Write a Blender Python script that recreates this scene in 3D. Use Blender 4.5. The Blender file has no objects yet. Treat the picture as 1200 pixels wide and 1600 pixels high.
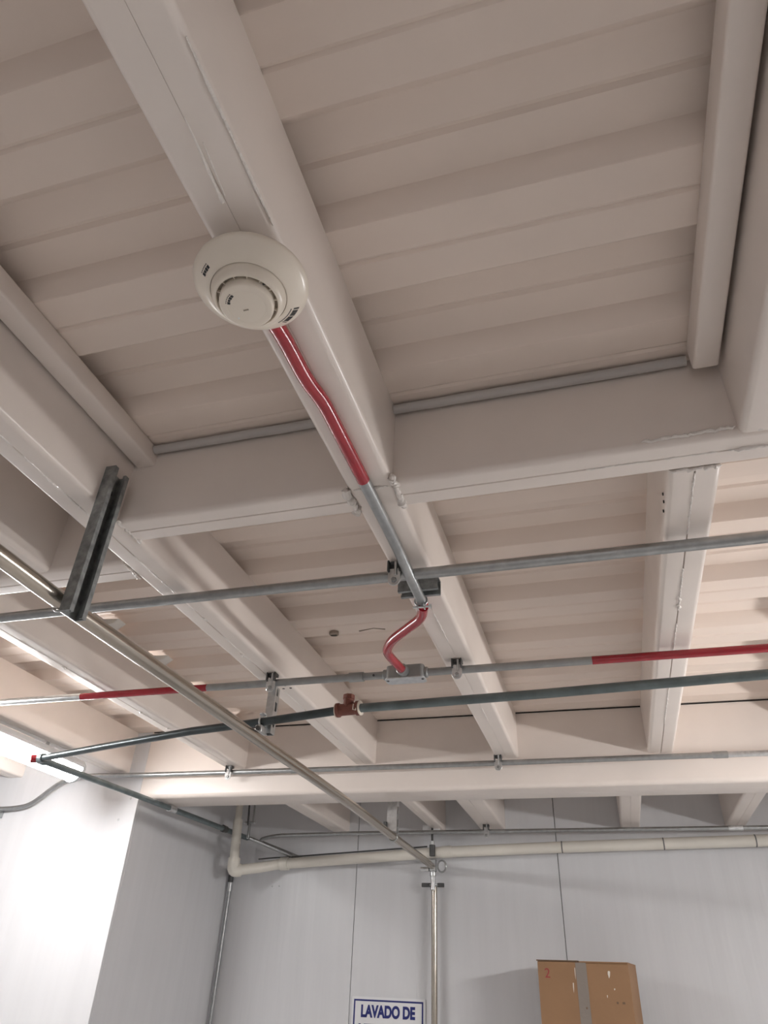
import bpy, bmesh, math, random
from mathutils import Vector, Matrix
random.seed(7)
S = bpy.context.scene
COL = S.collection
H = 1.6                       # height of the camera above the floor; z below is measured from the camera

# ------------------------------------------------------------------ camera
yaw, pit, rol = -3.07156479e-01, 6.00243586e-01, 4.64429906e-02
F = Vector((math.sin(yaw)*math.cos(pit), math.cos(yaw)*math.cos(pit), math.sin(pit)))
r0 = Vector((math.cos(yaw), -math.sin(yaw), 0)); u0 = r0.cross(F)
R = r0*math.cos(rol) + u0*math.sin(rol); U = u0*math.cos(rol) - r0*math.sin(rol)
cd = bpy.data.cameras.new('camera'); cam = bpy.data.objects.new('camera', cd); COL.objects.link(cam)
cam.matrix_world = Matrix(((R.x, U.x, -F.x, 0), (R.y, U.y, -F.y, 0), (R.z, U.z, -F.z, H), (0, 0, 0, 1)))
cd.sensor_fit = 'HORIZONTAL'; cd.sensor_width = 36; cd.lens = 36*1094.17/1200; cd.clip_start = .02
S.camera = cam
# ------------------------------------------------------------------ world and exposure
w = bpy.data.worlds.new('world'); S.world = w; w.use_nodes = True
w.node_tree.nodes['Background'].inputs[0].default_value = (.9, .95, 1, 1)
w.node_tree.nodes['Background'].inputs[1].default_value = 0.05
S.view_settings.view_transform = 'Standard'; S.view_settings.look = 'None'
S.view_settings.gamma = 1; S.view_settings.use_curve_mapping = False
S.view_settings.exposure = 1.69
TUBE_LEFT, TUBE_ROOM = 21.0, 34.0      # strength of the lamp diffusers

# ------------------------------------------------------------------ materials
def mat(name, col, rough=.5, metal=0., bump=0., bscale=60., var=0., vscale=6., emit=0., coat=0., stretch=(1, 1, 1), alpha=1., trans=0., detail=3.):
    m = bpy.data.materials.new(name); m.use_nodes = True
    nt = m.node_tree; b = nt.nodes['Principled BSDF']
    b.inputs['Base Color'].default_value = (*col, 1); b.inputs['Roughness'].default_value = rough
    b.inputs['Metallic'].default_value = metal; b.inputs['Coat Weight'].default_value = coat
    b.inputs['Alpha'].default_value = alpha; b.inputs['Transmission Weight'].default_value = trans
    if emit:
        b.inputs['Emission Color'].default_value = (*col, 1); b.inputs['Emission Strength'].default_value = emit
    if bump or var:
        tc = nt.nodes.new('ShaderNodeNewGeometry'); mp = nt.nodes.new('ShaderNodeMapping')
        mp.inputs['Scale'].default_value = stretch
        nt.links.new(tc.outputs['Position'], mp.inputs['Vector'])
    if var:
        n = nt.nodes.new('ShaderNodeTexNoise'); n.inputs['Scale'].default_value = vscale; n.inputs['Detail'].default_value = 5
        nt.links.new(mp.outputs[0], n.inputs['Vector'])
        mx = nt.nodes.new('ShaderNodeMix'); mx.data_type = 'RGBA'
        mx.inputs[6].default_value = (*[c*(1-var) for c in col], 1); mx.inputs[7].default_value = (*[min(1, c*(1+var*.6)) for c in col], 1)
        rp = nt.nodes.new('ShaderNodeMapRange'); rp.inputs[1].default_value = .3; rp.inputs[2].default_value = .7
        nt.links.new(n.outputs['Fac'], rp.inputs[0]); nt.links.new(rp.outputs[0], mx.inputs[0]); nt.links.new(mx.outputs[2], b.inputs['Base Color'])
    if bump:
        n = nt.nodes.new('ShaderNodeTexNoise'); n.inputs['Scale'].default_value = bscale; n.inputs['Detail'].default_value = detail
        nt.links.new(mp.outputs[0], n.inputs['Vector'])
        bp = nt.nodes.new('ShaderNodeBump'); bp.inputs['Strength'].default_value = bump; bp.inputs['Distance'].default_value = .004
        nt.links.new(n.outputs['Fac'], bp.inputs['Height']); nt.links.new(bp.outputs[0], b.inputs['Normal'])
    return m
M = dict(
    paint=mat('cream_gloss_paint', (.82, .735, .675), .33, bump=.05, bscale=14, var=.04, vscale=5, coat=.15),
    deck=mat('cream_deck_paint', (.81, .695, .615), .5, bump=.22, bscale=22, var=.05, vscale=4, stretch=(.6, 1, 1)),
    weld=mat('painted_weld', (.80, .74, .69), .3, bump=.8, bscale=160, coat=.3),
    rod=mat('grey_backer_rod', (.52, .49, .47), .6, bump=.2, bscale=90),
    galv=mat('galvanized_steel', (.40, .41, .41), .36, .88, var=.14, vscale=45),
    strut=mat('weathered_galvanized_strut', (.31, .325, .325), .45, .65, bump=.3, bscale=90, var=.35, vscale=60),
    conduit=mat('grey_conduit', (.36, .365, .36), .4, .55, var=.12, vscale=30),
    zinc=mat('bright_zinc', (.66, .67, .67), .3, .85, var=.15, vscale=60),
    dark=mat('dark_cast_iron', (.10, .10, .10), .4, .6, bump=.4, bscale=200),
    stainless=mat('stainless_steel', (.50, .45, .39), .24, .95, var=.1, vscale=20, stretch=(1, .2, 1)),
    red=mat('red_enamel', (.36, .014, .026), .25, 0, bump=.1, bscale=60, var=.12, vscale=20, coat=.4),
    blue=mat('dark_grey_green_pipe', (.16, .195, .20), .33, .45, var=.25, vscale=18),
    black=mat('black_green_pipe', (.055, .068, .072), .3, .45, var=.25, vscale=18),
    brown=mat('brown_iron_fitting', (.20, .065, .045), .5, .15, bump=.4, bscale=150),
    tape=mat('ptfe_tape', (.75, .66, .56), .5),
    pvc=mat('white_pvc', (.76, .72, .645), .38, var=.05, vscale=9),
    detector=mat('ivory_plastic', (.82, .735, .63), .3, var=.02, vscale=8, coat=.2),
    groove=mat('dark_tan_plastic', (.33, .28, .22), .6),  # darker tan plastic of the sensing slot and centre mark
    ink=mat('black_print', (.02, .02, .022), .5),
    lens=mat('clear_lens', (.9, .9, .86), .1, coat=1),
    wall=mat('white_wall_panel', (.70, .70, .715), .36, bump=.55, bscale=2.2, var=.03, vscale=2, stretch=(9, 9, .7), detail=2),
    wallback=mat('dark_wall_joint', (.16, .155, .15), .8),
    trim=mat('white_trim', (.8, .8, .81), .4),
    floor=mat('grey_epoxy_floor', (.60, .59, .58), .4, var=.08, vscale=2),
    housing=mat('grey_lamp_housing', (.55, .56, .57), .4),
    lampL=mat('lit_diffuser', (1, .99, .985), .4, emit=TUBE_LEFT),
    lampR=mat('lit_diffuser_room', (1, .985, .975), .4, emit=TUBE_ROOM),
    signw=mat('white_sign_plate', (.80, .80, .81), .35),
    signb=mat('navy_print', (.012, .02, .16), .4),
    card=mat('brown_cardboard', (.33, .188, .098), .7, bump=.15, bscale=40, var=.08, vscale=7),
    cardedge=mat('dark_cardboard_edge', (.17, .11, .07), .8),
    packtape=mat('clear_packing_tape', (.36, .31, .27), .12, alpha=.75, bump=.5, bscale=40, coat=.6),
    scuff=mat('white_scuff', (.75, .70, .62), .6),
    redink=mat('red_marker', (.35, .05, .05), .6),
    steel=mat('rack_steel', (.45, .46, .47), .4, .7),
    wire=mat('thin_wire', (.35, .35, .36), .4, .6),
    foam=mat('white_foam', (.80, .77, .72), .7, bump=.6, bscale=60),
    rust=mat('brown_grey_cap', (.34, .28, .23), .7, bump=.5, bscale=120),
    hole=mat('dark_hole', (.015, .013, .012), .8),
)

# ------------------------------------------------------------------ mesh helpers
def fillet(pts, rad, seg=7):
    P = [Vector(p) for p in pts]; out = [P[0]]
    for i in range(1, len(P)-1):
        a = (P[i-1]-P[i]); b = (P[i+1]-P[i])
        rr = rad if not isinstance(rad, (list, tuple)) else rad[i-1]
        d = min(rr, a.length*.48, b.length*.48)
        p0 = P[i]+a.normalized()*d; p2 = P[i]+b.normalized()*d
        for k in range(seg+1):
            t = k/seg; out.append(p0*(1-t)**2+P[i]*2*t*(1-t)+p2*t*t)
    out.append(P[-1]); return out

class MB:
    def __init__(s): s.v = []; s.f = []
    def add(s, v, f):
        n = len(s.v); s.v += [Vector(p) for p in v]; s.f += [tuple(i+n for i in q) for q in f]; return s
    def box(s, lo, hi):
        (a, b, c), (d, e, g) = lo, hi
        return s.add([(a,b,c),(d,b,c),(d,e,c),(a,e,c),(a,b,g),(d,b,g),(d,e,g),(a,e,g)], [(0,3,2,1),(4,5,6,7),(0,1,5,4),(1,2,6,5),(2,3,7,6),(3,0,4,7)])
    def prism(s, poly, ax, a0, a1):
        n = len(poly); f3 = {'x': lambda p, a: (a, p[0], p[1]), 'y': lambda p, a: (p[0], a, p[1]), 'z': lambda p, a: (p[0], p[1], a)}[ax]
        v = [f3(p, a0) for p in poly]+[f3(p, a1) for p in poly]
        return s.add(v, [tuple(range(n)), tuple(range(2*n-1, n-1, -1))]+[(i, (i+1) % n, n+(i+1) % n, n+i) for i in range(n)])
    def tube(s, path, r, n=14, closed=False, radii=None):
        P = [Vector(p) for p in path]; m = len(P); v = []; f = []
        def tan(i):
            if closed: return (P[(i+1) % m]-P[i-1]).normalized()
            return (P[min(i+1, m-1)]-P[max(i-1, 0)]).normalized()
        t = tan(0); nrm = t.orthogonal().normalized()
        for i in range(m):
            t2 = tan(i); nrm = (nrm-t2*nrm.dot(t2)).normalized(); bn = t2.cross(nrm)
            rr = radii[i] if radii else r
            for k in range(n):
                a = 2*math.pi*k/n; v.append(P[i]+(nrm*math.cos(a)+bn*math.sin(a))*rr)
        for i in range(m if closed else m-1):
            j = (i+1) % m
            for k in range(n):
                l = (k+1) % n; f.append((i*n+k, i*n+l, j*n+l, j*n+k))
        if not closed: f.append(tuple(range(n-1, -1, -1))); f.append(tuple((m-1)*n+k for k in range(n)))
        return s.add(v, f)
    def lathe(s, c, prof, axis=(0, 0, 1), n=48):
        ax = Vector(axis).normalized(); u = ax.orthogonal().normalized(); w_ = ax.cross(u); c = Vector(c); v = []; f = []; m = len(prof)
        for (r, h) in prof:
            for k in range(n):
                a = 2*math.pi*k/n; v.append(c+ax*h+(u*math.cos(a)+w_*math.sin(a))*max(r, 1e-5))
        for i in range(m-1):
            for k in range(n):
                l = (k+1) % n; f.append((i*n+k, i*n+l, (i+1)*n+l, (i+1)*n+k))
        f.append(tuple(range(n-1, -1, -1))); f.append(tuple((m-1)*n+k for k in range(n)))
        return s.add(v, f)
    def cyl(s, a, b, r, n=16):
        a = Vector(a); b = Vector(b); L = (b-a).length; e = min(r*.12, L*.2)
        return s.lathe(a, [(r-e, 0), (r, e), (r, L-e), (r-e, L)], b-a, n)
    def build(s, name, m, parent=None, bevel=0, bseg=2, sharp=35):
        lo = [min(p[i] for p in s.v) for i in range(3)]; hi = [max(p[i] for p in s.v) for i in range(3)]
        o0 = Vector(((lo[0]+hi[0])/2, (lo[1]+hi[1])/2, lo[2]))
        me = bpy.data.meshes.new(name); me.from_pydata([p-o0 for p in s.v], [], s.f); me.update()
        bm = bmesh.new(); bm.from_mesh(me); bmesh.ops.remove_doubles(bm, verts=bm.verts, dist=1e-6)
        bmesh.ops.recalc_face_normals(bm, faces=bm.faces); bm.to_mesh(me); bm.free()
        me.materials.append(M[m])
        for p in me.polygons: p.use_smooth = True
        me.set_sharp_from_angle(angle=math.radians(sharp))
        o = bpy.data.objects.new(name, me); COL.objects.link(o)
        loc = o0+Vector((0, 0, H))
        if parent is not None:
            o.parent = parent; loc = loc-world_of(parent)
        o.location = loc
        if bevel:
            b = o.modifiers.new('bevel', 'BEVEL'); b.width = bevel; b.segments = bseg; b.limit_method = 'ANGLE'
        return o
def world_of(o):
    p = Vector(o.location)
    while o.parent is not None: o = o.parent; p += Vector(o.location)
    return p
def thing(name, label, cat, loc, group=None):
    o = bpy.data.objects.new(name, None); COL.objects.link(o); o.location = Vector(loc)+Vector((0, 0, H)); o.empty_display_size = .05
    return tag(o, label, cat, group)
def tag(o, label, cat, group=None):
    o['label'] = label; o['category'] = cat
    if group: o['group'] = group
    return o
def struct(o, label=None):
    o['kind'] = 'structure'
    if label: o['label'] = label
    return o
def rrect(x0, y0, x1, y1, r, n=4):
    out = []
    for cx, cy, a in ((x1-r, y0+r, -90), (x1-r, y1-r, 0), (x0+r, y1-r, 90), (x0+r, y0+r, 180)):
        for k in range(n+1):
            t = math.radians(a+90*k/n); out.append((cx+r*math.cos(t), cy+r*math.sin(t)))
    return out

# ------------------------------------------------------------------ the setting
ZD, ZB = 1.112, .900          # underside of the deck, underside of the joists
XL, XR, YR = -4.0, 4.0, -3.4  # room limits
YB, XG, YL = 4.42, -2.30, 3.30
struct(MB().box((XL-.1, YR-.1, -H-.1), (XR+.1, YB+.2, -H)).build('floor', 'floor'))

ceil = bpy.data.objects.new('ceiling', None); COL.objects.link(ceil); ceil.location = (0, 0, H+ZD); struct(ceil, 'cream painted ribbed steel deck above the joists')
def deck_panel(y0, n, x0, x1, ext=0.):
    pts = []
    for k in range(n):
        e = y0+.35*k
        pts += [(e, 0), (e+.003, .002), (e+.028, .043), (e+.033, .045), (e+.094, .045), (e+.1025, .051), (e+.111, .045), (e+.172, .045), (e+.177, .043), (e+.202, .002), (e+.205, 0), (e+.271, 0), (e+.2775, .0045), (e+.284, 0)]
    pts.append((y0+.35*n+ext, 0))
    pts = [(y, ZD+z) for y, z in pts]
    poly = pts+[(y, z+.012) for y, z in reversed(pts)]
    MB().prism(poly, 'x', x0, x1).build('deck_panel', 'deck', ceil, sharp=25)
for k in range(4): deck_panel(1.175-1.05*(k+1), 3, XL, XR, 0 if k else .0745)
deck_panel(1.175-4.2-.35, 1, XL, XR)
deck_panel(1.250, 3, XL, XR); deck_panel(2.300, 3, XL, XR)
deck_panel(3.350, 3, XL, XR)
MB().box((XL-.1, YR-.1, ZD+.07), (XR+.1, YB+.2, ZD+.11)).build('deck_slab', 'wallback', ceil)

def wall(name, ax, c, side, a0, a1, z0, z1, edges, label, trim=0.):
    """backing plus separate panels; ax is the normal axis, side its visible direction"""
    t = .05
    def bb(a, b, d0, d1, zz0, zz1):
        q = sorted((c-side*d0, c-side*d1))
        return ((q[0], a, zz0), (q[1], b, zz1)) if ax == 'x' else ((a, q[0], zz0), (b, q[1], zz1))
    root = struct(MB().box(*bb(a0, a1-trim, .02, .02+t, z0, z1)).build(name, 'wallback'), label)
    es = [a0]+list(edges)+[a1]
    for i in range(len(es)-1):
        g0 = .0016 if i else 0; g1 = .0016 if i < len(es)-2 else 0
        MB().box(*bb(es[i]+g0, es[i+1]-g1, 0, .0199, z0, z1)).build('wall_panel', 'wall', root, bevel=.0015, bseg=1)
    return root
WB = wall('wall_back', 'y', YB, -1, XG, XR, -H, ZD, (-1.469, -.289, .891, 2.07, 3.25), 'white panelled wall behind the pipes and the sign')
wall('wall_left', 'x', XG, 1, YL+.0205, YB-.001, -H, ZD, (), 'grey shaded side wall running into the corner')
WF = wall('wall_front', 'y', YL, -1, XL, XG, -H, ZD, (-3.42,), 'brightly lit white wall under the lamp', trim=.072)
wall('wall_side', 'x', XL, 1, YR, YL-.001, -H, ZD, (-2.2, -1.0, .2, 1.4, 2.6), 'white panelled wall beyond the left edge')
wall('wall_right', 'x', XR, -1, YR, YB, -H, ZD, (-2.2, -1.0, .2, 1.4, 2.6, 3.8), 'white panelled wall beyond the right edge')
wall('wall_rear', 'y', YR, 1, XL, XR, -H, ZD, (-2.8, -1.6, -.4, .8, 2.0, 3.2), 'white panelled wall behind the camera')

for par, x, y, z in ((WB, -2.003, YB, .504), (WB, -1.957, YB, .506), (WF, -2.345, YL, .773), (WF, -2.39, YL, .672)):
    MB().lathe((x, y+.0005, z), [(.006, 0), (.006, .0015), (.004, .0025)], (0, -1, 0), 12).build('screw_head', 'housing', par)
# ------------------------------------------------------------------ joists and beams: two channels welded toe to toe
def half(a0, a1, z0, z1, r, outer, g=.0022):
    """profile of one channel; outer = -1 if its web is at a0"""
    pts = []
    for k in range(6):
        t = math.radians(180+90*k/5); pts.append((a0+r+r*math.cos(t), z0+r+r*math.sin(t)))
    pts += [(a1-g, z0), (a1-g*.36, z0+g), (a1-g*.36, z1), (a0, z1)]
    if outer > 0: pts = [(a0+a1-p, z) for p, z in reversed(pts)]
    return pts
def bead(mb, path, r, jit=.35, n=8, step=.006):
    P = [Vector(p) for p in path]; q = []; rad = []
    for i in range(len(P)-1):
        m = max(2, int((P[i+1]-P[i]).length/step))
        for k in range(m): q.append(P[i].lerp(P[i+1], k/m))
    q.append(P[-1])
    q = [p+Vector((random.uniform(-1, 1), random.uniform(-1, 1), random.uniform(-1, 1)))*r*jit for p in q]
    rad = [r*random.uniform(.65, 1.25) for _ in q]; rad[0] = rad[-1] = r*.3
    mb.tube(q, r, n, radii=rad)
def beam(name, axis, a0, a1, z0, z1, l0, l1, label, cat='beam', group=None, r=.013, seams=(), g=.0022):
    mid = (a0+a1)/2
    t = thing(name, label, cat, (mid, (l0+l1)/2, z0) if axis == 'y' else ((l0+l1)/2, mid, z0), group)
    MB().prism(half(a0, mid, z0, z1, r, -1, g), axis, l0, l1).build('channel', 'paint', t)
    MB().prism(half(mid, a1, z0, z1, r, 1, g), axis, l0, l1).build('channel', 'paint', t)
    for s0, s1 in seams:
        mb = MB()
        f3 = (lambda l: (mid, l, z0+.0005)) if axis == 'y' else (lambda l: (l, mid, z0+.0005))
        bead(mb, [f3(s0), f3(s1)], .0026); mb.build('weld_seam', 'weld', t)
    return t
JG = 'welded box joists under the deck'
J0 = beam('steel_joist', 'y', -.452, -.349, ZB, ZD, YR, YL, 'cream steel box joist carrying the smoke detector', group=JG, seams=((1.78, 1.98), (2.6, 2.72)), g=.0006)
J1 = beam('steel_joist', 'y', -1.133, -1.030, ZB, ZD, YR, YL, 'cream steel box joist with the hanging bare strut on its side', group=JG, seams=((.5, .85), (.88, 1.12), (1.3, 1.62), (1.8, 2.02), (2.3, 2.5), (2.9, 3.0)))
J2 = beam('steel_joist', 'y', .211, .315, ZB, ZD, 1.246, YL, 'cream steel box joist right of the detector joist, beyond the cross beam', group=JG, seams=((1.26, 1.5), (1.66, 1.9), (1.98, 2.2), (2.5, 2.9)))
J2n = beam('steel_joist', 'y', .336, .439, ZB, ZD, YR, 1.152, 'cream steel box joist at the right edge, before the cross beam', group=JG)
J3 = beam('steel_joist', 'y', -1.815, -1.715, ZB, ZD, 1.42, YL, 'cream steel box joist behind the stainless pipe, above the left red pipe', group=JG, seams=((1.7, 1.92), (1.95, 2.2), (2.4, 2.6), (2.7, 2.95)))
J3n = beam('steel_joist', 'y', -1.466, -1.360, ZB, ZD, YR, 1.325, 'shaded cream steel box joist at the left edge behind the hanging strut', group=JG, seams=((1.05, 1.3),))
J4 = beam('steel_joist', 'y', -2.492, -2.390, ZB, ZD, YR, YL, 'cream steel box joist directly above the hanging tube lamp', group=JG, seams=((2.2, 2.5),))
beam('steel_joist', 'y', -3.17, -3.068, ZB, ZD, YR, YL, 'leftmost cream steel box joist, beyond the tube lamp', group=JG)
for x, l in ((.95, 'cream steel box joist past the right edge, next after the edge one'), (1.63, 'cream steel box joist past the right edge, third bay over'), (2.31, 'cream steel box joist past the right edge, fourth bay over')):
    beam('steel_joist', 'y', x, x+.103, ZB, ZD, 1.246, YL, l, group=JG)
BG = 'deep joists beyond the far beam'
for x0, x1, l in ((-1.635, -1.530, 'cream joist beyond the far beam, above the white drain pipe bend'), (-1.0, -.925, 'narrow cream joist beyond the far beam, above the vertical pipe'),
                  (-.714, -.570, 'cream joist beyond the far beam, holding the conduit clamp'), (.070, .173, 'cream joist beyond the far beam, right of the clamped one'), (.61, .71, 'cream joist beyond the far beam at the right edge')):
    beam('steel_joist', 'y', x0, x1, .80, ZD, 3.50, YB, l, group=BG, g=.0008)
XG_ = 'near cross beam pieces'
XA = beam('cross_beam', 'x', 1.152, 1.246, ZB, ZD, -1.030, -.452, 'cream cross beam piece left of the detector joist', group=XG_)
XB = beam('cross_beam', 'x', 1.152, 1.246, ZB, ZD, -.349, XR, 'cream cross beam piece right of the detector joist', group=XG_, seams=((.05, .17), (.20, .3)))
XC = beam('cross_beam', 'x', 1.325, 1.420, ZB, ZD, XL, -1.133, 'shaded cream cross beam piece behind the hanging bare strut', group=XG_)
FB = beam('cross_beam', 'x', YL, 3.525, .772, ZD, XG+.001, XR, 'deep cream main beam spanning the room above the back wall', group='main beam', r=.022, g=.0008)
# welds where the members meet
mb = MB(); bead(mb, [(-.455, 1.150, .903), (-.455, 1.205, .899), (-.457, 1.25, .901)], .0095, .55, 9, .005); mb.build('weld_bead', 'weld', J0)
mb = MB(); bead(mb, [(-.346, 1.128, .901), (-.346, 1.19, .899), (-.348, 1.25, .901)], .0075, .45, 9, .004); mb.build('weld_bead', 'weld', J0)
mb = MB(); bead(mb, [(-.44, 1.158, .8995), (-.40, 1.156, .8995), (-.36, 1.16, .8995)], .0032, .4); mb.build('weld_bead', 'weld', J0)
mb = MB(); bead(mb, [(-1.03, 1.15, .902), (-1.028, 1.25, .902)], .005, .5); mb.build('weld_bead', 'weld', J1)
mb = MB(); bead(mb, [(-1.137, 1.33, .905), (-1.137, 1.42, .902)], .005, .5); mb.build('weld_bead', 'weld', J1)
mb = MB(); bead(mb, [(.215, 1.248, .902), (.315, 1.248, .902)], .0045, .5); mb.build('weld_bead', 'weld', J2)
mb = MB(); bead(mb, [(.336, 1.150, .915), (.345, 1.149, .905), (.44, 1.149, .903)], .006, .5); mb.build('weld_bead', 'weld', J2n)
mb = MB(); bead(mb, [(.16, 1.150, .912), (.27, 1.150, .915), (.33, 1.150, .917)], .004, .5); mb.build('weld_bead', 'weld', XB)
mb = MB(); bead(mb, [(.32, 1.199, .8995), (.46, 1.199, .8995)], .004, .5); mb.build('weld_bead', 'weld', XB)
# thick paint runs along the underside of the detector joist
mb = MB(); P = [(-.399, .350, .8995), (-.4005, .39, .8995), (-.4025, .42, .8995), (-.404, .445, .8995), (-.405, .468, .8995)]; mb.tube(P, .002, 8, radii=[.0008, .0019, .0028, .0022, .0034]); mb.build('paint_drip', 'weld', J0)
mb = MB(); mb.tube([(-.3995+.008, .385, .8995), (-.402+.007, .425, .8995), (-.404+.006, .46, .8995)], .002, 8, radii=[.0006, .0016, .001]); mb.build('paint_drip', 'weld', J0)
mb = MB(); mb.tube([(-.352, y, .9015) for y in (.27, .33, .40, .46, .52)], .002, 8, radii=[.0012, .0028, .002, .003, .001]); mb.build('paint_drip', 'weld', J0)
# loose lumps of weld and paint on the joist bottoms
for x, y, p in ((.268, 1.56, J2), (.263, 1.83, J2), (.262, 1.87, J2), (-1.08, 1.68, J1), (-1.085, 1.95, J1), (-1.765, 1.93, J3), (-1.765, 2.42, J3), (-1.765, 2.62, J3), (-.42, 1.74, J0)):
    mb = MB(); bead(mb, [(x-.004, y-.012, ZB), (x+.003, y, ZB-.001), (x, y+.014, ZB)], .0048, .5); mb.build('weld_bead', 'weld', p)
# screw holes
for p, n, par in (((.2105, 1.36, .926), 'x', J2), ((.2105, 1.372, .914), 'x', J2), ((.2105, 1.405, .911), 'x', J2)):
    MB().lathe(p, [(.0036, 0), (.0036, -.002)], (1, 0, 0), 10).build('screw_hole', 'hole', par)
for x, y in ((-1.073, 2.269), (-1.045, 2.268), (-1.056, 2.24)):
    MB().lathe((x, y, ZB), [(.005, -.0006), (.005, .002)], (0, 0, 1), 10).build('screw_hole', 'hole', J1)

# square tubes fixed along the joists under the deck (near bay)
def ledger(x0, x1, z0, y0, y1, label):
    o = MB().prism(rrect(x0, z0, x1, ZD-.0005, .006, 3), 'y', y0, y1).build('square_tube', 'paint'); return tag(o, label, 'tube', 'square tubes beside the joists')
ledger(-1.022, -.970, 1.060, YR, 1.1515, 'cream square tube along the joist with the hanging strut')
ledger(.278, .327, 1.045, YR, 1.110, 'cream square tube ending short of the cross beam at right')
# grey filler rods in the joint between deck and cross beam
for x0, x1, l in ((-.969, -.453, 'grey round filler rod above the left cross beam piece'), (-.348, .277, 'grey round filler rod above the right cross beam piece')):
    o = MB().tube([(x0+(x1-x0)*k/12, 1.1375+random.uniform(-.001, .001), 1.0985+random.uniform(-.0008, .0008)) for k in range(13)], .0112, 14).build('filler_rod', 'rod'); tag(o, l, 'rod', 'filler rods')
# dark joint between deck and main beam: thin black strip
o = MB().box((XG+.01, YL-.004, ZD-.006), (XR-.1, YL-.0005, ZD-.0005)).build('joint_strip', 'hole'); tag(o, 'thin dark strip between deck and main beam', 'sealant')
# small round cap and foam plugs on the deck
t = thing('deck_cap', 'small round brown grey cap on the deck between two joists', 'cap', (-.897, 2.296-.02, ZD-.012))
MB().lathe((-.897, 2.276, ZD), [(.018, -.001), (.018, -.010), (.015, -.013)], (0, 0, 1), 20).build('cap', 'rust', t)
MB().box((-.909, 2.274, ZD-.0145), (-.885, 2.279, ZD-.0125)).build('slot', 'hole', t)
tag(MB().tube([(-.80, 2.285, ZD-.001), (-.74, 2.272, ZD-.001), (-.70, 2.288, ZD-.001)], .003, 6, radii=[.003, .0015, .0025]).build('paint_scrape', 'rust'), 'dark scraped mark on the deck right of the round cap', 'mark')
def plug(x, y, label):
    mb = MB(); mb.add([(x-.045, y-.03, ZD-.001), (x+.02, y-.02, ZD-.001), (x+.018, y+.035, ZD-.001), (x-.045, y+.045, ZD-.001), (x-.045, y-.03, ZD-.034), (x-.005, y-.012, ZD-.018), (x-.008, y+.02, ZD-.018), (x-.045, y+.045, ZD-.036)],
        [(0,1,2,3),(7,6,5,4),(0,4,5,1),(1,5,6,2),(2,6,7,3),(3,7,4,0)])
    tag(mb.build('foam_plug', 'foam', bevel=.004), label, 'foam', 'foam plugs under the deck ribs')
plug(-1.670, 2.02, 'white foam plug by the stainless pipe, the nearer of two')
plug(-1.670, 2.37, 'white foam plug by the stainless pipe, the farther of two')

# ------------------------------------------------------------------ smoke detector
DX, DY = -.402, .571
D = thing('smoke_detector', 'round ivory smoke detector with barcode under the joist', 'smoke detector', (DX, DY, .80))
MB().lathe((DX, DY, 0), [(.048, .8995), (.050, .897), (.050, .862), (.048, .858)], n=8).build('back_box', 'detector', D)
MB().lathe((DX, DY, 0), [(.060, .862), (.080, .859), (.0838, .855), (.0845, .851), (.0835, .847), (.078, .841), (.066, .831), (.0575, .8255), (.0555, .8255), (.0548, .829), (.040, .829)], n=96).build('base_flange', 'detector', D, sharp=50)
MB().lathe((DX, DY, 0), [(.0546, .832), (.0546, .8255), (.0538, .823), (.0515, .8155), (.0485, .8110), (.0462, .8095), (.0444, .8095), (.0437, .811), (.0437, .822)], n=96).build('sensor_head', 'detector', D, sharp=50)
MB().lathe((DX, DY, 0), [(.0385, .825), (.0436, .825), (.0436, .816), (.0385, .816)], n=72).build('sensing_slot', 'groove', D)
MB().lathe((DX, DY, 0), [(.0392, .821), (.0392, .8045), (.0389, .8025), (.0380, .8006), (.0365, .8000), (.0285, .7998), (.0280, .7999), (.0275, .7998), (.004, .7997)], n=96).build('sensor_face', 'detector', D, sharp=50)
for k in range(14):   # fins inside the sensing slot
    a = 2*math.pi*k/14+.2; c, s = math.cos(a), math.sin(a)
    MB().add([(DX+c*.0388-s*.0008, DY+s*.0388+c*.0008, z) for z in (.8115, .819)]+[(DX+c*.0388+s*.0008, DY+s*.0388-c*.0008, z) for z in (.8115, .819)]+[(DX+c*.0434-s*.0008, DY+s*.0434+c*.0008, z) for z in (.8115, .819)]+[(DX+c*.0434+s*.0008, DY+s*.0434-c*.0008, z) for z in (.8115, .819)],
              [(0,1,3,2),(4,6,7,5),(0,4,5,1),(2,3,7,6),(0,2,6,4),(1,5,7,3)]).build('slot_fin', 'detector', D)
def on_cone(a, r, z): return Vector((DX+r*math.cos(a), DY+r*math.sin(a), z))
def flange_z(r):
    if r < .066: return .8255+(r-.0575)*(.831-.8255)/(.066-.0575)
    return .831+(r-.066)*(.841-.831)/(.078-.066)
def patch(mb, a0, a1, r0, r1, zf):
    q = [on_cone(a, r, zf(r)-.0004) for a, r in ((a0, r0), (a1, r0), (a1, r1), (a0, r1))]; p = [v+Vector((0, 0, .0006)) for v in q]
    mb.add(q+p, [(0,1,2,3),(7,6,5,4),(0,4,5,1),(1,5,6,2),(2,6,7,3),(3,7,4,0)])
# barcode sticker on the flange (towards the far right)
A0 = math.radians(56)
mb = MB(); a = A0-.29
for wd in (1,2,1,1,3,1,2,2,1,1,1,3,1,2,1,3,1,1,2,1):
    if random.random() < .78: patch(mb, a, a+.012*wd, .0678, .0755, flange_z)
    a += .012*wd+.0085
mb.build('barcode', 'ink', D)
mb = MB()
for k in range(14): patch(mb, A0-.27+k*.04, A0-.27+k*.04+.026, .0635, .0652, flange_z)
mb.build('barcode_caption', 'ink', D)
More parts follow.
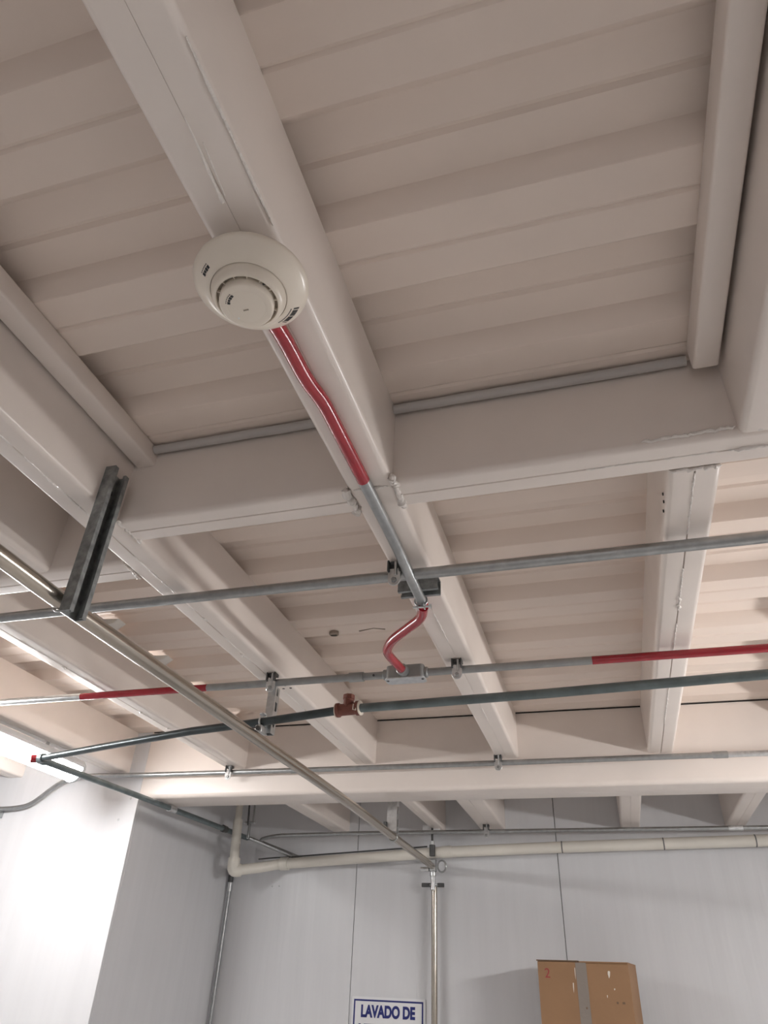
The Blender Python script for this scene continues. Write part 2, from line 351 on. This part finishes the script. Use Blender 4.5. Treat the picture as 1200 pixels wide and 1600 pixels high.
# two small maker's logos: dark blocks with a line of tiny print
def logo(ac, r, zf, sc):
    mb = MB()
    for k, h in enumerate((1, .8, 1, .9)):
        patch(mb, ac-sc*2+sc*k, ac-sc*2+sc*k+sc*.84, r-.0030*h, r+.0012*h, zf)
    for k in range(6): patch(mb, ac-sc*1.9+sc*.62*k, ac-sc*1.9+sc*.62*k+sc*.4, r+.0026, r+.0036, zf)
    mb.build('maker_logo', 'ink', D)
logo(math.radians(-131), .0675, flange_z, .075)
logo(math.radians(-134), .0255, lambda r: .79995, .19)
MB().box((DX-.0065, DY+.0040, .7991), (DX+.0015, DY+.0062, .8)).build('center_mark', 'groove', D)
MB().box((DX+.0345, DY-.0235, .8095), (DX+.0385, DY-.0215, .812)).build('alignment_mark', 'ink', D)
MB().lathe((DX-.0195, DY+.0165, .8), [(.0018, 0), (.0016, -.0005)], n=10).build('led', 'lens', D)

# ------------------------------------------------------------------ detector conduit along the joist
T = thing('detector_conduit', 'conduit along the joist, red by the detector then bare steel', 'conduit', (-.404, 1.1, .875))
p1 = fillet([(-.411, .635, .872), (-.411, .70, .8845), (-.411, .805, .8855), (-.4005, .865, .8855), (-.4005, 1.109, .8855)], .05)
MB().tube(p1, .0138, 18).build('red_section', 'red', T)
p2 = fillet([(-.4005, 1.109, .8855), (-.4005, 1.27, .8855), (-.402, 1.41, .8845), (-.3945, 1.50, .858), (-.392, 1.612, .846)], .09)
MB().tube(p2, .0135, 18).build('bare_section', 'galv', T)
MB().tube([(-.392, 1.600, .8465), (-.3925, 1.616, .8455)], .0141, 18).build('red_end_ring', 'red', T)
T2 = thing('drop_conduit', 'short s-bent glossy red conduit entering the conduit box', 'conduit', (-.50, 1.85, .845))
p3 = fillet([(-.396, 1.632, .848), (-.418, 1.705, .852), (-.545, 1.845, .857), (-.583, 1.925, .86), (-.583, 1.99, .862), (-.574, 2.105, .866)], (.05, .07, .05, .05))
MB().tube(p3, .0142, 18).build('red_section', 'red', T2)
MB().cyl((-.5765, 2.078, .8652), (-.5738, 2.108, .8662), .0185, 20).build('entry_hub', 'galv', T2)

# short strut under the joist with a strap clamp
def strut_profile(w=.041, d=.041, t=.0028, lip=.009, ret=.007):
    """open side towards +b; a is across"""
    h = w/2
    return [(-h, 0), (h, 0), (h, d), (h-lip, d), (h-lip, d-ret), (h-lip+t, d-ret), (h-lip+t, d-t), (h-t, d-t), (h-t, t), (-h+t, t), (-h+t, d-t), (-h+lip-t, d-t), (-h+lip-t, d-ret), (-h+lip, d-ret), (-h+lip, d), (-h, d)]
T = thing('strut_piece', 'short dark slotted strut under the joist behind the conduit end', 'strut', (-.394, 1.578, .86))
MB().prism([(1.578+a, ZB-.0005-b) for a, b in strut_profile()], 'x', -.4465, -.341).build('channel', 'strut', T)
for x in (-.43, -.358): MB().lathe((x, 1.578, ZB-.004), [(.009, 0), (.009, -.006), (.007, -.008)], n=6).build('bolt_head', 'dark', T)
T = thing('strap_clamp', 'small zinc strap clamp where bare conduit meets red conduit', 'clamp', (-.3935, 1.60, .84))
MB().tube([(-.3935+.0165*math.cos(a), 1.596, .8465+.0165*math.sin(a)) for a in [math.radians(-60+300*k/14) for k in range(15)]], .0022, 8).build('strap', 'zinc', T)
MB().box((-.386, 1.588, .824), (-.383, 1.604, .836)).build('ear', 'zinc', T); MB().box((-.404, 1.588, .824), (-.401, 1.604, .836)).build('ear', 'zinc', T)
MB().cyl((-.414, 1.596, .829), (-.366, 1.596, .829), .0028, 10).build('bolt', 'zinc', T)
MB().lathe((-.372, 1.596, .829), [(.006, 0), (.006, .006)], (1, 0, 0), 6).build('nut', 'zinc', T)

# ------------------------------------------------------------------ straight conduits and pipes
def pipe_thing(name, label, cat, segs, group=None):
    """segs: list of (part name, path, radius, material)"""
    p0 = segs[0][1][0]; t = thing(name, label, cat, p0, group)
    for n, path, r, m in segs: MB().tube(path, r, 18).build(n, m, t)
    return t
RC = .0125
t = pipe_thing('steel_conduit', 'galvanized conduit crossing behind the hanging strut, nearest of the four', 'conduit',
    [('pipe', [(-3.9, 1.487, .868), (-1.3, 1.488, .868), (-.55, 1.492, .869)], .0138, 'galv'), ('pipe', [(-.55, 1.492, .869), (-.30, 1.494, .869), (.9, 1.496, .869), (3.9, 1.498, .869)], .0142, 'galv')])
C2Y = 2.136
t = pipe_thing('alarm_conduit', 'long grey conduit with two painted red lengths and a junction box', 'conduit',
    [('bare_section', [(-3.9, C2Y, .87), (-1.834, C2Y, .87)], RC, 'zinc'), ('red_section', [(-1.834, C2Y, .87), (-1.307, C2Y, .87)], .0129, 'red'),
     ('bare_section', [(-1.307, C2Y, .87), (-.70, C2Y, .87)], RC, 'conduit'), ('bare_section', [(-.70, C2Y, .87), (.0195, C2Y, .87)], RC, 'conduit'),
     ('red_section', [(.0195, C2Y, .87), (3.9, C2Y, .87)], .0129, 'red'), ('coupling', [(-.772, C2Y, .87), (-.769, C2Y, .87), (-.725, C2Y, .87), (-.722, C2Y, .87)], .0162, 'conduit')])
MB().lathe((-.683, C2Y-.012, .867), [(.004, 0), (.004, .003)], (0, -1, -.2), 10).build('set_screw', 'dark', t)
MB().cyl((-.652, C2Y, .87), (-.632, C2Y, .87), .0175, 20).build('hub', 'conduit', t)
MB().cyl((-.517, C2Y, .87), (-.500, C2Y, .87), .0175, 20).build('hub', 'conduit', t)
B = MB().prism(rrect(-.638, C2Y-.026, -.511, C2Y+.022, .014, 5), 'z', .849, .892).build('junction_body', 'conduit', t, bevel=.003)
lid = MB().prism(rrect(-.642, C2Y-.03, -.507, C2Y+.026, .016, 5), 'z', .8445, .849).build('cover_plate', 'zinc', t, bevel=.001)
for x in (-.633, -.516): MB().lathe((x, C2Y-.010, .8445), [(.0045, 0), (.004, -.002)], n=12).build('screw', 'dark', lid)

C4Y = 3.248
pts = [(-3.6, 3.275, .728), (-3.05, 3.275, .733), (-2.94, 3.274, .745), (-2.77, 3.268, .868), (-2.62, 3.255, .884), (-2.3, C4Y, .875), (-1.414, C4Y, .87)]
t = pipe_thing('steel_conduit', 'thin steel conduit along the main beam, bending down on the lit wall', 'conduit',
    [('pipe', fillet(pts, (.1, .06, .09, .1, .1)), .0118, 'galv'), ('pipe', [(-1.414, C4Y, .87), (.49, C4Y+.002, .87)], .0118, 'galv'), ('pipe', [(.49, C4Y+.002, .87), (3.9, C4Y, .87)], .0118, 'zinc')])
for x in (-1.414, .49): MB().cyl((x-.03, C4Y+.001, .87), (x+.03, C4Y+.001, .87), .0145, 16).build('coupling', 'galv', t)
MB().box((-3.2, 3.262, .69), (-3.115, 3.298, .737)).build('outlet_box', 'galv', t, bevel=.003)
C5Y = 4.25
t = pipe_thing('steel_conduit', 'thin steel conduit in front of the back wall, above the drain pipe', 'conduit',
    [('pipe', fillet([(-1.80, 4.385, .645), (-2.07, 4.27, .735), (-1.95, C5Y, .757), (-1.46, C5Y, .765)], (.05, .06)), .0105, 'galv'), ('pipe', [(-1.46, C5Y, .765), (.66, C5Y, .768)], .0105, 'galv'), ('pipe', [(.66, C5Y, .768), (3.9, C5Y, .768)], .0105, 'galv')])
MB().cyl((.60, C5Y, .768), (.67, C5Y, .768), .0132, 16).build('coupling', 'zinc', t)

SP = [(-1.062, -.6, .688), (-1.060, .9, .665), (-1.056, 1.1, .658), (-1.045, 2.0, .655), (-1.03, 3.0, .648), (-1.02, 3.62, .632), (-.985, 4.33, .600)]
t = pipe_thing('stainless_pipe', 'shiny stainless steel pipe running diagonally towards the back wall', 'pipe', [('pipe', fillet(SP, .4, 8), .0185, 'stainless')])
P3 = [(-2.2, 2.42, .732), (-1.81, 2.305, .732), (-1.36, 2.175, .730), (-1.06, 2.115, .728), (-.745, 2.043, .728)]
P3b = [(-.72, 2.040, .728), (-.127, 2.004, .726), (.455, 1.955, .724), (2.6, 1.80, .72)]
t = pipe_thing('water_pipe', 'dark grey green pipe with a brown tee, turning at the lamp', 'pipe',
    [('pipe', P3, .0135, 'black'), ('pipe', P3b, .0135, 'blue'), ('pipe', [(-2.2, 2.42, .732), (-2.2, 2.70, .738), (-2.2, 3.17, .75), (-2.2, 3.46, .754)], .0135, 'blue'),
     ('pipe', [(-2.2, 3.46, .754), (-2.2, 4.10, .766), (-2.2, 4.39, .770)], .0145, 'blue')])
te = MB().cyl((-.768, 2.047, .728), (-.704, 2.039, .728), .0185, 20).build('tee_fitting', 'brown', t)
MB().cyl((-.736, 2.043, .728), (-.736, 2.043, .768), .0165, 20).build('branch_outlet', 'brown', te)
for a, b in (((-.776, 2.048, .728), (-.764, 2.0465, .728)), ((-.708, 2.0395, .728), (-.696, 2.038, .728))):
    MB().cyl(a, b, .0225, 20).build('collar', 'brown', te)
MB().cyl((-.736, 2.043, .758), (-.736, 2.043, .774), .0195, 8).build('plug_collar', 'brown', te)
MB().cyl((-.7785, 2.048, .728), (-.7755, 2.048, .728), .0228, 20).build('sealing_tape', 'tape', te); MB().cyl((-.6955, 2.038, .728), (-.692, 2.0375, .728), .0228, 20).build('sealing_tape', 'tape', te)
MB().tube([(-.712, 2.022, .736), (-.712, 2.018, .718), (-.703, 2.018, .716), (-.703, 2.02, .728)], .0022, 6).build('tape_tail', 'tape', te)
el = MB().tube(fillet([(-2.165, 2.41, .732), (-2.2, 2.42, .732), (-2.2, 2.46, .733)], .03), .0185, 18).build('elbow_fitting', 'blue', t)
MB().cyl((-2.222, 2.40, .727), (-2.206, 2.415, .731), .016, 14).build('red_plug', 'red', el)
MB().cyl((-2.2, 4.05, .7655), (-2.2, 4.07, .766), .021, 8).build('union_collar', 'dark', t); MB().cyl((-2.2, 4.07, .766), (-2.2, 4.10, .7665), .0185, 16).build('union_nut', 'dark', t)
MB().cyl((-2.2, 3.44, .7537), (-2.2, 3.50, .7548), .018, 16).build('coupling', 'zinc', t)

# ------------------------------------------------------------------ white plastic drain on the back wall
PY = 4.345
t = thing('drain_pipe', 'cream plastic drain pipe dropping to an elbow and crossing the back wall', 'pipe', (-2.14, PY, .52))
PV = 4.15
MB().tube([(-2.166, PV, 1.10), (-2.156, PV, .80)], .0205, 20).build('pipe', 'pvc', t)
MB().tube([(-2.1575, PV, .832), (-2.1573, PV, .828), (-2.145, PV, .60)], .028, 20).build('pipe', 'pvc', t)
el = MB().tube(fillet([(-2.146, PV, .62), (-2.1425, PV, .552), (-2.108, PV+.028, .560)], .04, 8), .0355, 22).build('elbow', 'pvc', t)
MB().tube(fillet([(-2.135, PV+.008, .554), (-2.02, PV+.11, .585), (-1.945, PY, .614), (-1.90, PY, .617)], .05), .029, 20).build('pipe', 'pvc', t)
MB().tube([(-1.93, PY, .6155), (-1.88, PY, .6175)], .036, 22).build('coupling', 'pvc', t)
for i, (x0, z0, x1, z1) in enumerate(((-1.90, .617, -.92, .676), (-.92, .676, -.255, .698), (-.255, .698, .277, .711), (.277, .711, .73, .722), (.73, .722, 3.9, .79))):
    MB().tube([(x0, PY, z0), (x1, PY, z1)], .029, 20).build('pipe', 'pvc', t)
    if i: MB().tube([(x0-.003, PY, z0), (x0+.003, PY, z0)], .0302, 20).build('joint_ring', 'wallback', t)
for i, (x, z) in enumerate(((-.985, .672),)):
    MB().tube([(x+.05, PY, z+.003), (x+.11, PY, z+.007)], .0315, 22).build('coupling', 'pvc', t)
tag(MB().tube(fillet([(-2.07, 4.32, .638), (-1.99, 4.34, .648), (-1.90, 4.348, .653), (-1.2, 4.35, .696), (-1.06, 4.35, .704), (-1.02, 4.34, .705)], .03), .004, 8).build('black_cable', 'dark'), 'thin black cable lying on top of the cream drain pipe', 'cable')

# ------------------------------------------------------------------ vertical pipes on the back wall
t = thing('wall_pipe', 'vertical stainless pipe with unions where the diagonal pipe ends', 'pipe', (-.985, 4.365, -.5))
MB().tube([(-.985, 4.365, -.9), (-.983, 4.365, .50)], .0165, 18).build('pipe', 'stainless', t)
MB().tube([(-.983, 4.33, .48), (-.983, 4.335, .585)], .013, 16).build('pipe', 'zinc', t)
MB().cyl((-.983, 4.335, .575), (-.983, 4.335, .635), .023, 8).build('union_nut', 'galv', t)
MB().cyl((-.983, 4.335, .55), (-.983, 4.335, .572), .019, 16).build('union_body', 'zinc', t)
MB().cyl((-.983, 4.315, .65), (-.983, 4.315, .71), .017, 16).build('sleeve', 'dark', t)
MB().cyl((-.983, 4.315, .70), (-.983, 4.315, .73), .012, 16).build('sleeve', 'zinc', t)
MB().tube([(-.983, 4.315, .72), (-.985, 4.32, .86)], .0065, 10).build('rod', 'dark', t)
MB().tube([(-.93+.024*math.cos(a), 4.325, .60+.03*math.sin(a)) for a in [2*math.pi*k/16 for k in range(16)]], .005, 8, closed=True).build('ring', 'galv', t)
MB().cyl((-1.055, 4.33, .585), (-1.005, 4.33, .585), .012, 12).build('stub', 'zinc', t)
MB().tube([(-.984+.022*math.cos(a), 4.36+.022*math.sin(a), .508) for a in [2*math.pi*k/18 for k in range(18)]], .005, 8, closed=True).build('clamp_ring', 'zinc', t)
MB().box((-1.055, 4.352, .498), (-1.003, 4.368, .519)).build('clamp_ear', 'dark', t, bevel=.003); MB().box((-.963, 4.352, .498), (-.925, 4.368, .519)).build('clamp_ear', 'dark', t, bevel=.003)
tag(MB().prism(rrect(-1.048, 4.335, -.945, 4.419, .006, 3), 'z', .790, .822).build('wall_bracket', 'trim', bevel=.003), 'small white block fixed to the wall above the vertical pipe', 'bracket')
t = thing('wall_conduit', 'thin galvanized conduit going down the corner below the drain elbow', 'conduit', (-2.272, 4.385, -.5))
MB().tube([(-2.276, 4.39, -.95), (-2.270, 4.385, .515)], .0105, 14).build('pipe', 'galv', t)
MB().cyl((-2.271, 4.385, .47), (-2.271, 4.385, .52), .0135, 14).build('connector', 'zinc', t); MB().cyl((-2.271, 4.385, .52), (-2.271, 4.385, .60), .016, 14).build('coupling', 'dark', t)
# slim hanger rods in the corner
t = thing('rod_hanger', 'threaded rod hanger with a cross clamp beside the drain pipe', 'hanger', (-2.06, 4.10, .70))
MB().tube([(-2.083, 4.10, 1.11), (-2.062, 4.10, .79)], .0055, 10).build('rod', 'dark', t); MB().tube([(-2.050, 4.115, 1.11), (-2.036, 4.115, .80)], .0055, 10).build('rod', 'galv', t)
MB().box((-2.085, 4.098, .800), (-2.020, 4.114, .812)).build('cross_bar', 'galv', t, bevel=.003)
for x in (-2.084, -2.022): MB().cyl((x-.006, 4.106, .806), (x+.006, 4.106, .806), .009, 8).build('nut', 'zinc', t)
MB().box((-2.060, 4.098, .715), (-2.046, 4.114, .80)).build('strap', 'galv', t, bevel=.003)
MB().tube([(-2.05, 4.12, .722), (-1.83, 4.40, .648)], .0105, 12).build('brace', 'galv', t)

# ------------------------------------------------------------------ beam clamps
def beam_clamp(x, y, zc, r, label, zb=ZB, dark='dark', skew=0.):
    t = thing('beam_clamp', label, 'clamp', (x, y, zc-.03), 'beam clamps holding conduits')
    yf = y-r-.0045
    prof = [(yf-.012, zb), (yf-.012, zb-.032), (yf+.001, zb-.032), (yf+.001, zb-.012), (yf+.020, zb-.012), (yf+.020, zb)]
    jaw = MB(); jaw.prism(prof, 'x', x-.017, x-.012); jaw.prism(prof, 'x', x+.012, x+.017)
    jaw.box((x-.0118, yf-.004, zb-.012), (x+.0118, yf+.019, zb-.0005)); jaw.build('jaw', dark, t, bevel=.0015, bseg=1)
    MB().cyl((x+.004, yf-.003, zb-.002), (x+.004, yf-.003, zb-.042), .0045, 10).build('set_screw', 'zinc', t)
    poly = [(x-.0165, zb-.022), (x-.0165, zc-.022)]+[(x-.0165*math.cos(a), zc-.022-.0165*math.sin(a)) for a in [math.pi*k/10 for k in range(1, 10)]]+[(x+.0165, zc-.022), (x+.0165, zb-.022)]
    MB().prism(poly, 'y', yf-.004, yf).build('strap', 'zinc', t, bevel=.001, bseg=1)
    MB().tube([(x, y+(r+.0022)*math.cos(a), zc+(r+.0022)*math.sin(a)) for a in [2*math.pi*k/18 for k in range(18)]], .0028, 6, closed=True).build('ring', 'zinc', t)
    b = MB().lathe((x, yf-.004, zc-.024), [(.0075, 0), (.0075, .004), (.006, .0055)], (0, -1, 0), 6).build('bolt_head', 'galv', t)
    return t
beam_clamp(-.432, 1.492, .869, .0142, 'zinc beam clamp partly hidden by the detector conduit')
beam_clamp(-1.052, C2Y, .87, RC, 'zinc beam clamp on the alarm conduit above the slotted strut')
beam_clamp(-.401, C2Y, .87, RC, 'zinc beam clamp on the alarm conduit right of the junction box')
beam_clamp(-1.770, C4Y, .87, .0118, 'zinc beam clamp left of the stainless pipe at the main beam')
beam_clamp(-.434, C4Y, .87, .0118, 'zinc beam clamp right of the stainless pipe at the main beam')
beam_clamp(-.655, C5Y, .767, .0105, 'zinc beam clamp on the conduit before the back wall', zb=.80)

# ------------------------------------------------------------------ hanging struts
T = thing('hanging_strut', 'bare galvanized strut hanging from the joist, carrying the stainless pipe', 'strut', (-1.01, 1.09, .62))
MB().prism([(-1.0295+b, 1.088-a) for a, b in strut_profile(.054, .027, .003, .0125, .008)], 'z', .622, .998).build('channel', 'strut', T)
MB().tube([(-1.056+.0215*math.cos(a), 1.09, .6585+.0215*math.sin(a)) for a in [2*math.pi*k/20 for k in range(20)]], .003, 8, closed=True).build('pipe_clamp', 'zinc', T)
MB().lathe((-1.026, 1.088, .94), [(.009, 0), (.009, .006)], (1, 0, 0), 6).build('bolt_head', 'dark', T)

def slotted_strut(x, y, z0, z1, w, d, label, slots, open_dir=1):
    t = thing('slotted_strut', label, 'strut', (x, y, z0), 'slotted strut hangers')
    mb = MB(); th = .003; h = w/2
    # solid web towards the camera side (-y), slotted flange on the right, plain flange and back on the other sides
    mb.box((x-h, y, z0), (x+h, y+th, z1)); mb.box((x-h, y+th, z0), (x-h+th, y+d, z1)); mb.box((x-h+th, y+d-th, z0), (x+h, y+d, z1))
    c = y+d/2; sw = d*.20; L = (z1-z0)/slots
    mb.box((x+h-th, y+th, z0), (x+h, c-sw, z1)); mb.box((x+h-th, c+sw, z0), (x+h, y+d-th, z1))
    for k in range(slots): mb.box((x+h-th, c-sw, z0+k*L), (x+h, c+sw, z0+k*L+L*.42))
    mb.box((x+h-th, c-sw, z1-.006), (x+h, c+sw, z1))
    mb.build('channel', 'zinc', t, sharp=30); return t
T = slotted_strut(-1.056, 2.142, .700, .862, .028, .034, 'short slotted zinc strut dropping to the dark water pipe', 3)
MB().tube([(-1.066, 2.116+.017*math.cos(a), .728+.017*math.sin(a)) for a in [2*math.pi*k/18 for k in range(18)]], .0035, 8, closed=True).build('pipe_clamp', 'zinc', T)
MB().box((-1.078, 2.098, .690), (-1.054, 2.142, .714)).build('clamp_foot', 'zinc', T, bevel=.003)
MB().lathe((-1.066, 2.097, .702), [(.008, 0), (.008, .006)], (0, -1, 0), 6).build('bolt_head', 'dark', T)
MB().cyl((-1.066, 2.12, .752), (-1.066, 2.12, .758), .012, 8).build('nut', 'zinc', T)
T = slotted_strut(-1.030, 3.612, .655, .90, .05, .04, 'slotted zinc strut behind the main beam holding the stainless pipe', 4)
MB().tube([(-1.021+.022*math.cos(a), 3.606, .632+.022*math.sin(a)) for a in [2*math.pi*k/18 for k in range(18)]], .004, 8, closed=True).build('pipe_clamp', 'galv', T)
MB().box((-1.068, 3.595, .640), (-1.053, 3.64, .70)).build('side_plate', 'dark', T, bevel=.002)

# ------------------------------------------------------------------ tube lamps
def lamp(x, z, y0, y1, glow, label):
    t = thing('tube_lamp', label, 'lamp', (x, (y0+y1)/2, z-.077), 'hanging tube lamps')
    body = [(x-.058, z+.0), (x+.058, z+.0), (x+.058, z+.012), (x+.040, z+.036), (x-.040, z+.036), (x-.058, z+.012)]
    MB().prism(body, 'y', y0, y1).build('housing', 'housing', t, bevel=.004)
    dif = [(x+.054*math.cos(a), z-.001+.060*math.sin(a)) for a in [math.pi+math.pi*k/12 for k in range(13)]]
    MB().prism(dif, 'y', y0+.02, y1-.02).build('diffuser', glow, t)
    for ya, yb in ((y0, y0+.0195), (y1-.0195, y1)):
        MB().prism([(x+.058*math.cos(a), z-.0005+.064*math.sin(a)) for a in [math.pi+math.pi*k/12 for k in range(13)]], 'y', ya, yb).build('end_cap', 'housing', t)
    for y in (y0+.25, y1-.24):
        c = MB().box((x-.028, y-.02, z+.0362), (x+.028, y+.02, z+.041)).build('hanger_clip', 'zinc', t)
        MB().box((x-.003, y-.012, z+.041), (x+.003, y+.012, z+.066)).build('clip_tab', 'zinc', c)
        MB().tube([(x, y-.02, z+.062), (x, y, z+.095), (x, y+.003, ZB if abs(x+2.45) < .1 else ZD)], .0016, 6).build('wire', 'wire', t)
        MB().tube([(x, y+.02, z+.062), (x, y, z+.095)], .0016, 6).build('wire', 'wire', t)
        MB().tube([(x+.003*math.sin(k), y+.004*math.cos(k), z+.095+.002*k) for k in range(14)], .0022, 6).build('wire_twist', 'wire', t)
    MB().cyl((x+.015, y1-.001, z+.018), (x+.015, y1+.012, z+.018), .008, 12).build('cable_gland', 'dark', t)
    return t
lamp(-2.455, .838, 1.75, 2.965, 'lampL', 'lit white tube lamp hanging at the left before the bright wall')
lamp(1.5, .58, 1.75, 2.965, 'lampR', 'lit tube lamp hanging right of the frame, the far one')
lamp(-.08, .60, -3.2, -2.60, 'lampR', 'added unseen tube lamp lighting the room from behind the camera')  # unseen lamp, added to light the near cross beam faces

# ------------------------------------------------------------------ sign on the back wall
def text_mesh(name, body, size, m, parent, loc, bold=.0, width=None, align='CENTER', depth=.0006, sx=1.):
    cu = bpy.data.curves.new(name, 'FONT'); cu.body = body; cu.size = size; cu.extrude = depth; cu.offset = bold; cu.align_x = align
    tmp = bpy.data.objects.new(name+'_tmp', cu); COL.objects.link(tmp)
    dg = bpy.context.evaluated_depsgraph_get(); me = bpy.data.meshes.new_from_object(tmp.evaluated_get(dg))
    bpy.data.objects.remove(tmp); bpy.data.curves.remove(cu)
    if width:
        xs = [v.co.x for v in me.vertices]; k = width/(max(xs)-min(xs))
    else: k = sx
    for v in me.vertices: v.co = Vector((v.co.x*k, -v.co.z, v.co.y))
    me.materials.clear(); me.materials.append(M[m])
    o = bpy.data.objects.new(name, me); COL.objects.link(o)
    o.parent = parent; o.location = Vector(loc)+Vector((0, 0, H))-world_of(parent); return o
sx0, sx1, sz1, sz0 = -1.441, -1.055, -.037, -.30
sy = YB-.006
t = thing('wall_sign', 'white sign with navy border reading LAVADO DE on the back wall', 'sign', (-1.248, sy, sz0))
MB().prism(rrect(sx0-.012, sz0-.012, sx1+.012, sz1+.012, .006, 3), 'y', sy, YB-.0005).build('plate', 'signw', t)
bw = .008
mb = MB()
for a, b in (((sx0, sz0), (sx1, sz0+bw)), ((sx0, sz1-bw), (sx1, sz1)), ((sx0, sz0+bw), (sx0+bw, sz1-bw)), ((sx1-bw, sz0+bw), (sx1, sz1-bw))):
    mb.box((a[0], sy-.0008, a[1]), (b[0], sy-.0001, b[1]))
mb.build('border', 'signb', t)
text_mesh('lettering', 'LAVADO DE', .072, 'signb', t, (-1.250, sy-.0007, -.113), bold=.0034, width=.300)
text_mesh('lettering', 'UTENSILIOS', .072, 'signb', t, (-1.250, sy-.0007, -.196), bold=.0034, width=.320)

# ------------------------------------------------------------------ cardboard box on its rack
t = thing('cardboard_box', 'brown cardboard box with clear tape down its face', 'box', (-.18, 4.15, -.30))
t.rotation_euler = (0, 0, math.radians(-8))
def bx(name, m, lo, hi, par=t, bevel=0.):
    """local coordinates of the box: origin at its base centre, face towards -y"""
    mb = MB().box(lo, hi); o = mb.build(name, m, None, bevel=bevel); o.parent = par
    o.location = Vector(((lo[0]+hi[0])/2, (lo[1]+hi[1])/2, lo[2]))
    return o
W, Dp, Hh = .21, .13, .452
bx('carton', 'card', (-W, -Dp+.004, 0), (W, Dp, Hh), bevel=.004)
bx('flap', 'card', (-W, -Dp, .001), (-.008, -Dp+.0036, Hh-.002), bevel=.001)
bx('flap', 'card', (-.001, -Dp, .001), (W, -Dp+.0036, Hh-.006), bevel=.001)
bx('flap_gap', 'cardedge', (-.0078, -Dp+.0012, .001), (-.0012, -Dp+.0036, Hh-.004))
bx('top_edge', 'cardedge', (-W-.004, -Dp-.003, Hh), (-.02, Dp, Hh+.005))
bx('top_edge', 'card', (-.01, -Dp, Hh-.002), (W, Dp, Hh+.003))
bx('tape_strip', 'packtape', (-.030, -Dp-.0012, .05), (.020, -Dp-.0002, Hh-.003))
for x, z, a, b in ((.115, .39, .012, .03), (.135, .345, .006, .008), (.10, .315, .004, .012), (-.036, .38, .004, .05), (-.05, .33, .005, .04)):
    q = [(x+a*u, z+b*v) for u, v in ((0, .55), (.3, 0), (.75, .35), (1, .9), (.5, 1), (.1, .9))]
    o = MB().prism(q, 'y', 0, .0013).build('scuff', 'scuff'); o.parent = t; o.location = (x+a/2, -Dp-.0008, z)
for x, z, a in ((.14, .295, .008), (.165, .295, .012), (.0, .27, .008)):
    bx('dark_mark', 'cardedge', (x, -Dp-.0016, z), (x+a, -Dp-.0001, z+.008))
o = text_mesh('marker_digit', '2', .055, 'redink', t, (-.18, 4.15, -.30)); o.location = (-.165, -Dp-.0006, .385)
t = thing('storage_rack', 'steel storage rack under the cardboard box, below the frame', 'rack', (-.15, 4.15, -H))
for x in (-.62, .32):
    for y in (3.95, 4.35): MB().box((x-.02, y-.02, -H), (x+.02, y+.02, -.33)).build('post', 'steel', t, bevel=.002)
for z in (-1.45, -.9, -.33): MB().box((-.645, 3.925, z), (.345, 4.375, z+.03)).build('shelf', 'steel', t, bevel=.003)
